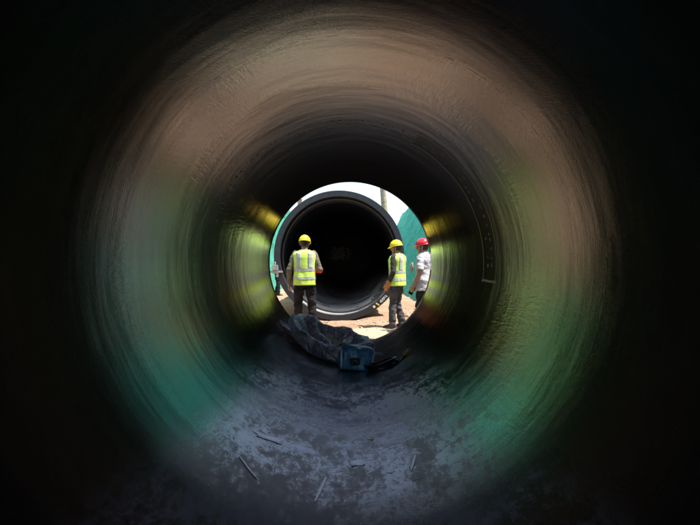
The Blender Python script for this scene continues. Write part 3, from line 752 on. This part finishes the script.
kn = mb.remeshed('knot', M['pale_blue'], pk, .006, 1, (.008, 30, 30, 2))
mb = MB(); lp = []
for i in range(20):
    a = 2*PI*i/20; k = 1 + .25*noise.noise(Vector((math.cos(a)*1.5, math.sin(a)*1.5, 7))); lp.append(V(.02 + .06*k*math.copysign(abs(math.cos(a))**.6, math.cos(a)), -.15, .12 + .05*k*math.copysign(abs(math.sin(a))**.6, math.sin(a))))
mb.loft([lp, [p + V(0, .03, 0) for p in lp]]); lb = mb.build('label_panel', M['black_plastic'], pk, smooth=False)
mb = MB(); mb.tube([(-.01, -.152, .115), (.02, -.152, .135), (.05, -.152, .12)], .008, 6, .4); mb.build('label_mark', M['pale_blue'], lb)
mb = MB(); mb.box((-.02, -.07, .303), (.12, .07, .012), Matrix.Rotation(.15, 3, 'Y'), .004); mb.build('top_tag', M['pale_blue'], pk, smooth=False)
for x in (-.155, -.105, -.055):
    mb = MB(); mb.tube([(x, -.132, .03), (x + .006, -.137, .14), (x, -.128, .255)], [.006, .013, .007], 8, .5); mb.build('crease', M['pale_blue'] if x == -.155 else M['blue'], pk)

# black cable with an amber plug
cb = empty('cable', (.42, 6.6, floor_z(.42))); tag(cb, 'black coiled cable with an amber plug trailing to the right of the blue pack', 'cable')
def cl(x, y, h=.012): return V(x - .42, y - 6.6, floor_z(x) - floor_z(.42) + h)
mb = MB()
for j in range(5):
    pts = []
    for i in range(40):
        a = 2*PI*i/39; x = .36 + .14*math.cos(a + j)*(1 + .08*j); y = 6.56 + .075*math.sin(a + j)*(1 + .08*j)
        pts.append(cl(x, y, .014 + .012*j + .006*math.sin(a*3 + j)))
    mb.tube(pts, .012, 8)
mb.tube([cl(.46, 6.54, .03), cl(.54, 6.58), cl(.60, 6.5), cl(.63, 6.56), cl(.66, 6.58)], .011, 8)
mb.tube([cl(.40, 6.5, .03), cl(.44, 6.42), cl(.50, 6.40), cl(.57, 6.44), cl(.61, 6.52), cl(.64, 6.62)], .009, 8)
mb.build('cord', M['black_plastic'], cb)
mb = MB(); mb.tube([cl(.645, 6.60, .03), cl(.70, 6.63, .035)], [.02, .024], 10); mb.tube([cl(.70, 6.63, .045), cl(.735, 6.65, .045)], .006, 6); mb.tube([cl(.70, 6.63, .025), cl(.735, 6.65, .025)], .006, 6)
mb.build('plug', M['amber'], cb)

# litter on the invert
def scrap(x, y, w, l, rz, name, label, curl=.02, mat='scrap', cat='scrap'):
    mb = MB(); n = 8; top = []
    for j in range(n + 1):
        row = []
        for i in range(n + 1):
            u, v = i/n - .5, j/n - .5; k = 1 + .3*noise.noise(Vector((u*3 + x*9, v*3, y)))
            px, py = u*w*k, v*l*k; c, s_ = math.cos(rz), math.sin(rz); X, Y = x + px*c - py*s_, y + px*s_ + py*c
            row.append(Vector((X - x, Y - y, floor_z(X) - floor_z(x) + .002 + curl*(abs(u*v)*.6 + .3*noise.noise(Vector((u*5, v*5, x*3)))**2))))
        top.append(row)
    vs = [p for r in top for p in r]; N = len(vs); m_ = n + 1
    fs = [(j*m_ + i, j*m_ + i + 1, (j+1)*m_ + i + 1, (j+1)*m_ + i) for j in range(n) for i in range(n)]
    per = [i for i in range(m_)] + [j*m_ + n for j in range(1, m_)] + [n*m_ + i for i in range(n - 1, -1, -1)] + [j*m_ for j in range(n - 1, 0, -1)]
    mb.add(vs + [p - V(0, 0, .0015) for p in vs], fs + [tuple(N + i for i in reversed(f)) for f in fs] + [(per[k], per[(k+1) % len(per)], N + per[(k+1) % len(per)], N + per[k]) for k in range(len(per))])
    o = mb.build(name, M[mat]); o.location = (x, y, floor_z(x)); tag(o, label, cat); return o
def at_floor(px, py):
    """point of the bore under a pixel of the photograph"""
    dx, dz = (px - 350)/550, (262.5 - py)/550; k = R_IN/math.hypot(dx, dz); return dx*k, k
def sc_at(px, py, *a, **kw): x, y = at_floor(px, py); return scrap(x, y, *a, **kw)
sc_at(268, 438, .085, .17, A(-70), 'plastic_scrap', 'pale flat plastic flake with ragged edge left of the pipe bottom')
sc_at(357, 463, .085, .10, .2, 'paper_scrap', 'squarish pale paper scrap at the bottom of the pipe')
sc_at(371, 439, .03, .05, .7, 'paper_scrap', 'tiny pale paper curl right of the pipe bottom', .03)
sc_at(391, 472, .03, .03, .7, 'paper_scrap', 'tiny round pale paper fleck furthest right on the pipe floor', .01)
def sliver(p0, p1, label, w=.009):
    x0, y0 = at_floor(*p0); x1, y1 = at_floor(*p1); n = 8; mb = MB(); pts = []
    for i in range(n + 1):
        t = i/n; x = x0 + (x1 - x0)*t; y = y0 + (y1 - y0)*t; pts.append(Vector((x - x0, y - y0, floor_z(x) - floor_z(x0) + .004)))
    mb.tube(pts, [w*(.4 + .8*math.sin(PI*(.15 + .75*i/n))) for i in range(n + 1)], 8, .06, side=(pts[-1] - pts[0]).cross(V(-x0, 0, -floor_z(x0)))); o = mb.build('plastic_sliver', M['scrap']); o.location = (x0, y0, floor_z(x0)); tag(o, label, 'sliver')
sliver((240, 457), (257, 479), 'thin pale plastic sliver at the far left of the dusty pipe floor', .008)
sliver((326, 478), (315, 502), 'thin pale plastic sliver nearest the viewer on the pipe floor', .007)
sliver((415, 456), (411, 471), 'thin curved pale plastic sliver at the right of the dusty pipe floor', .007)
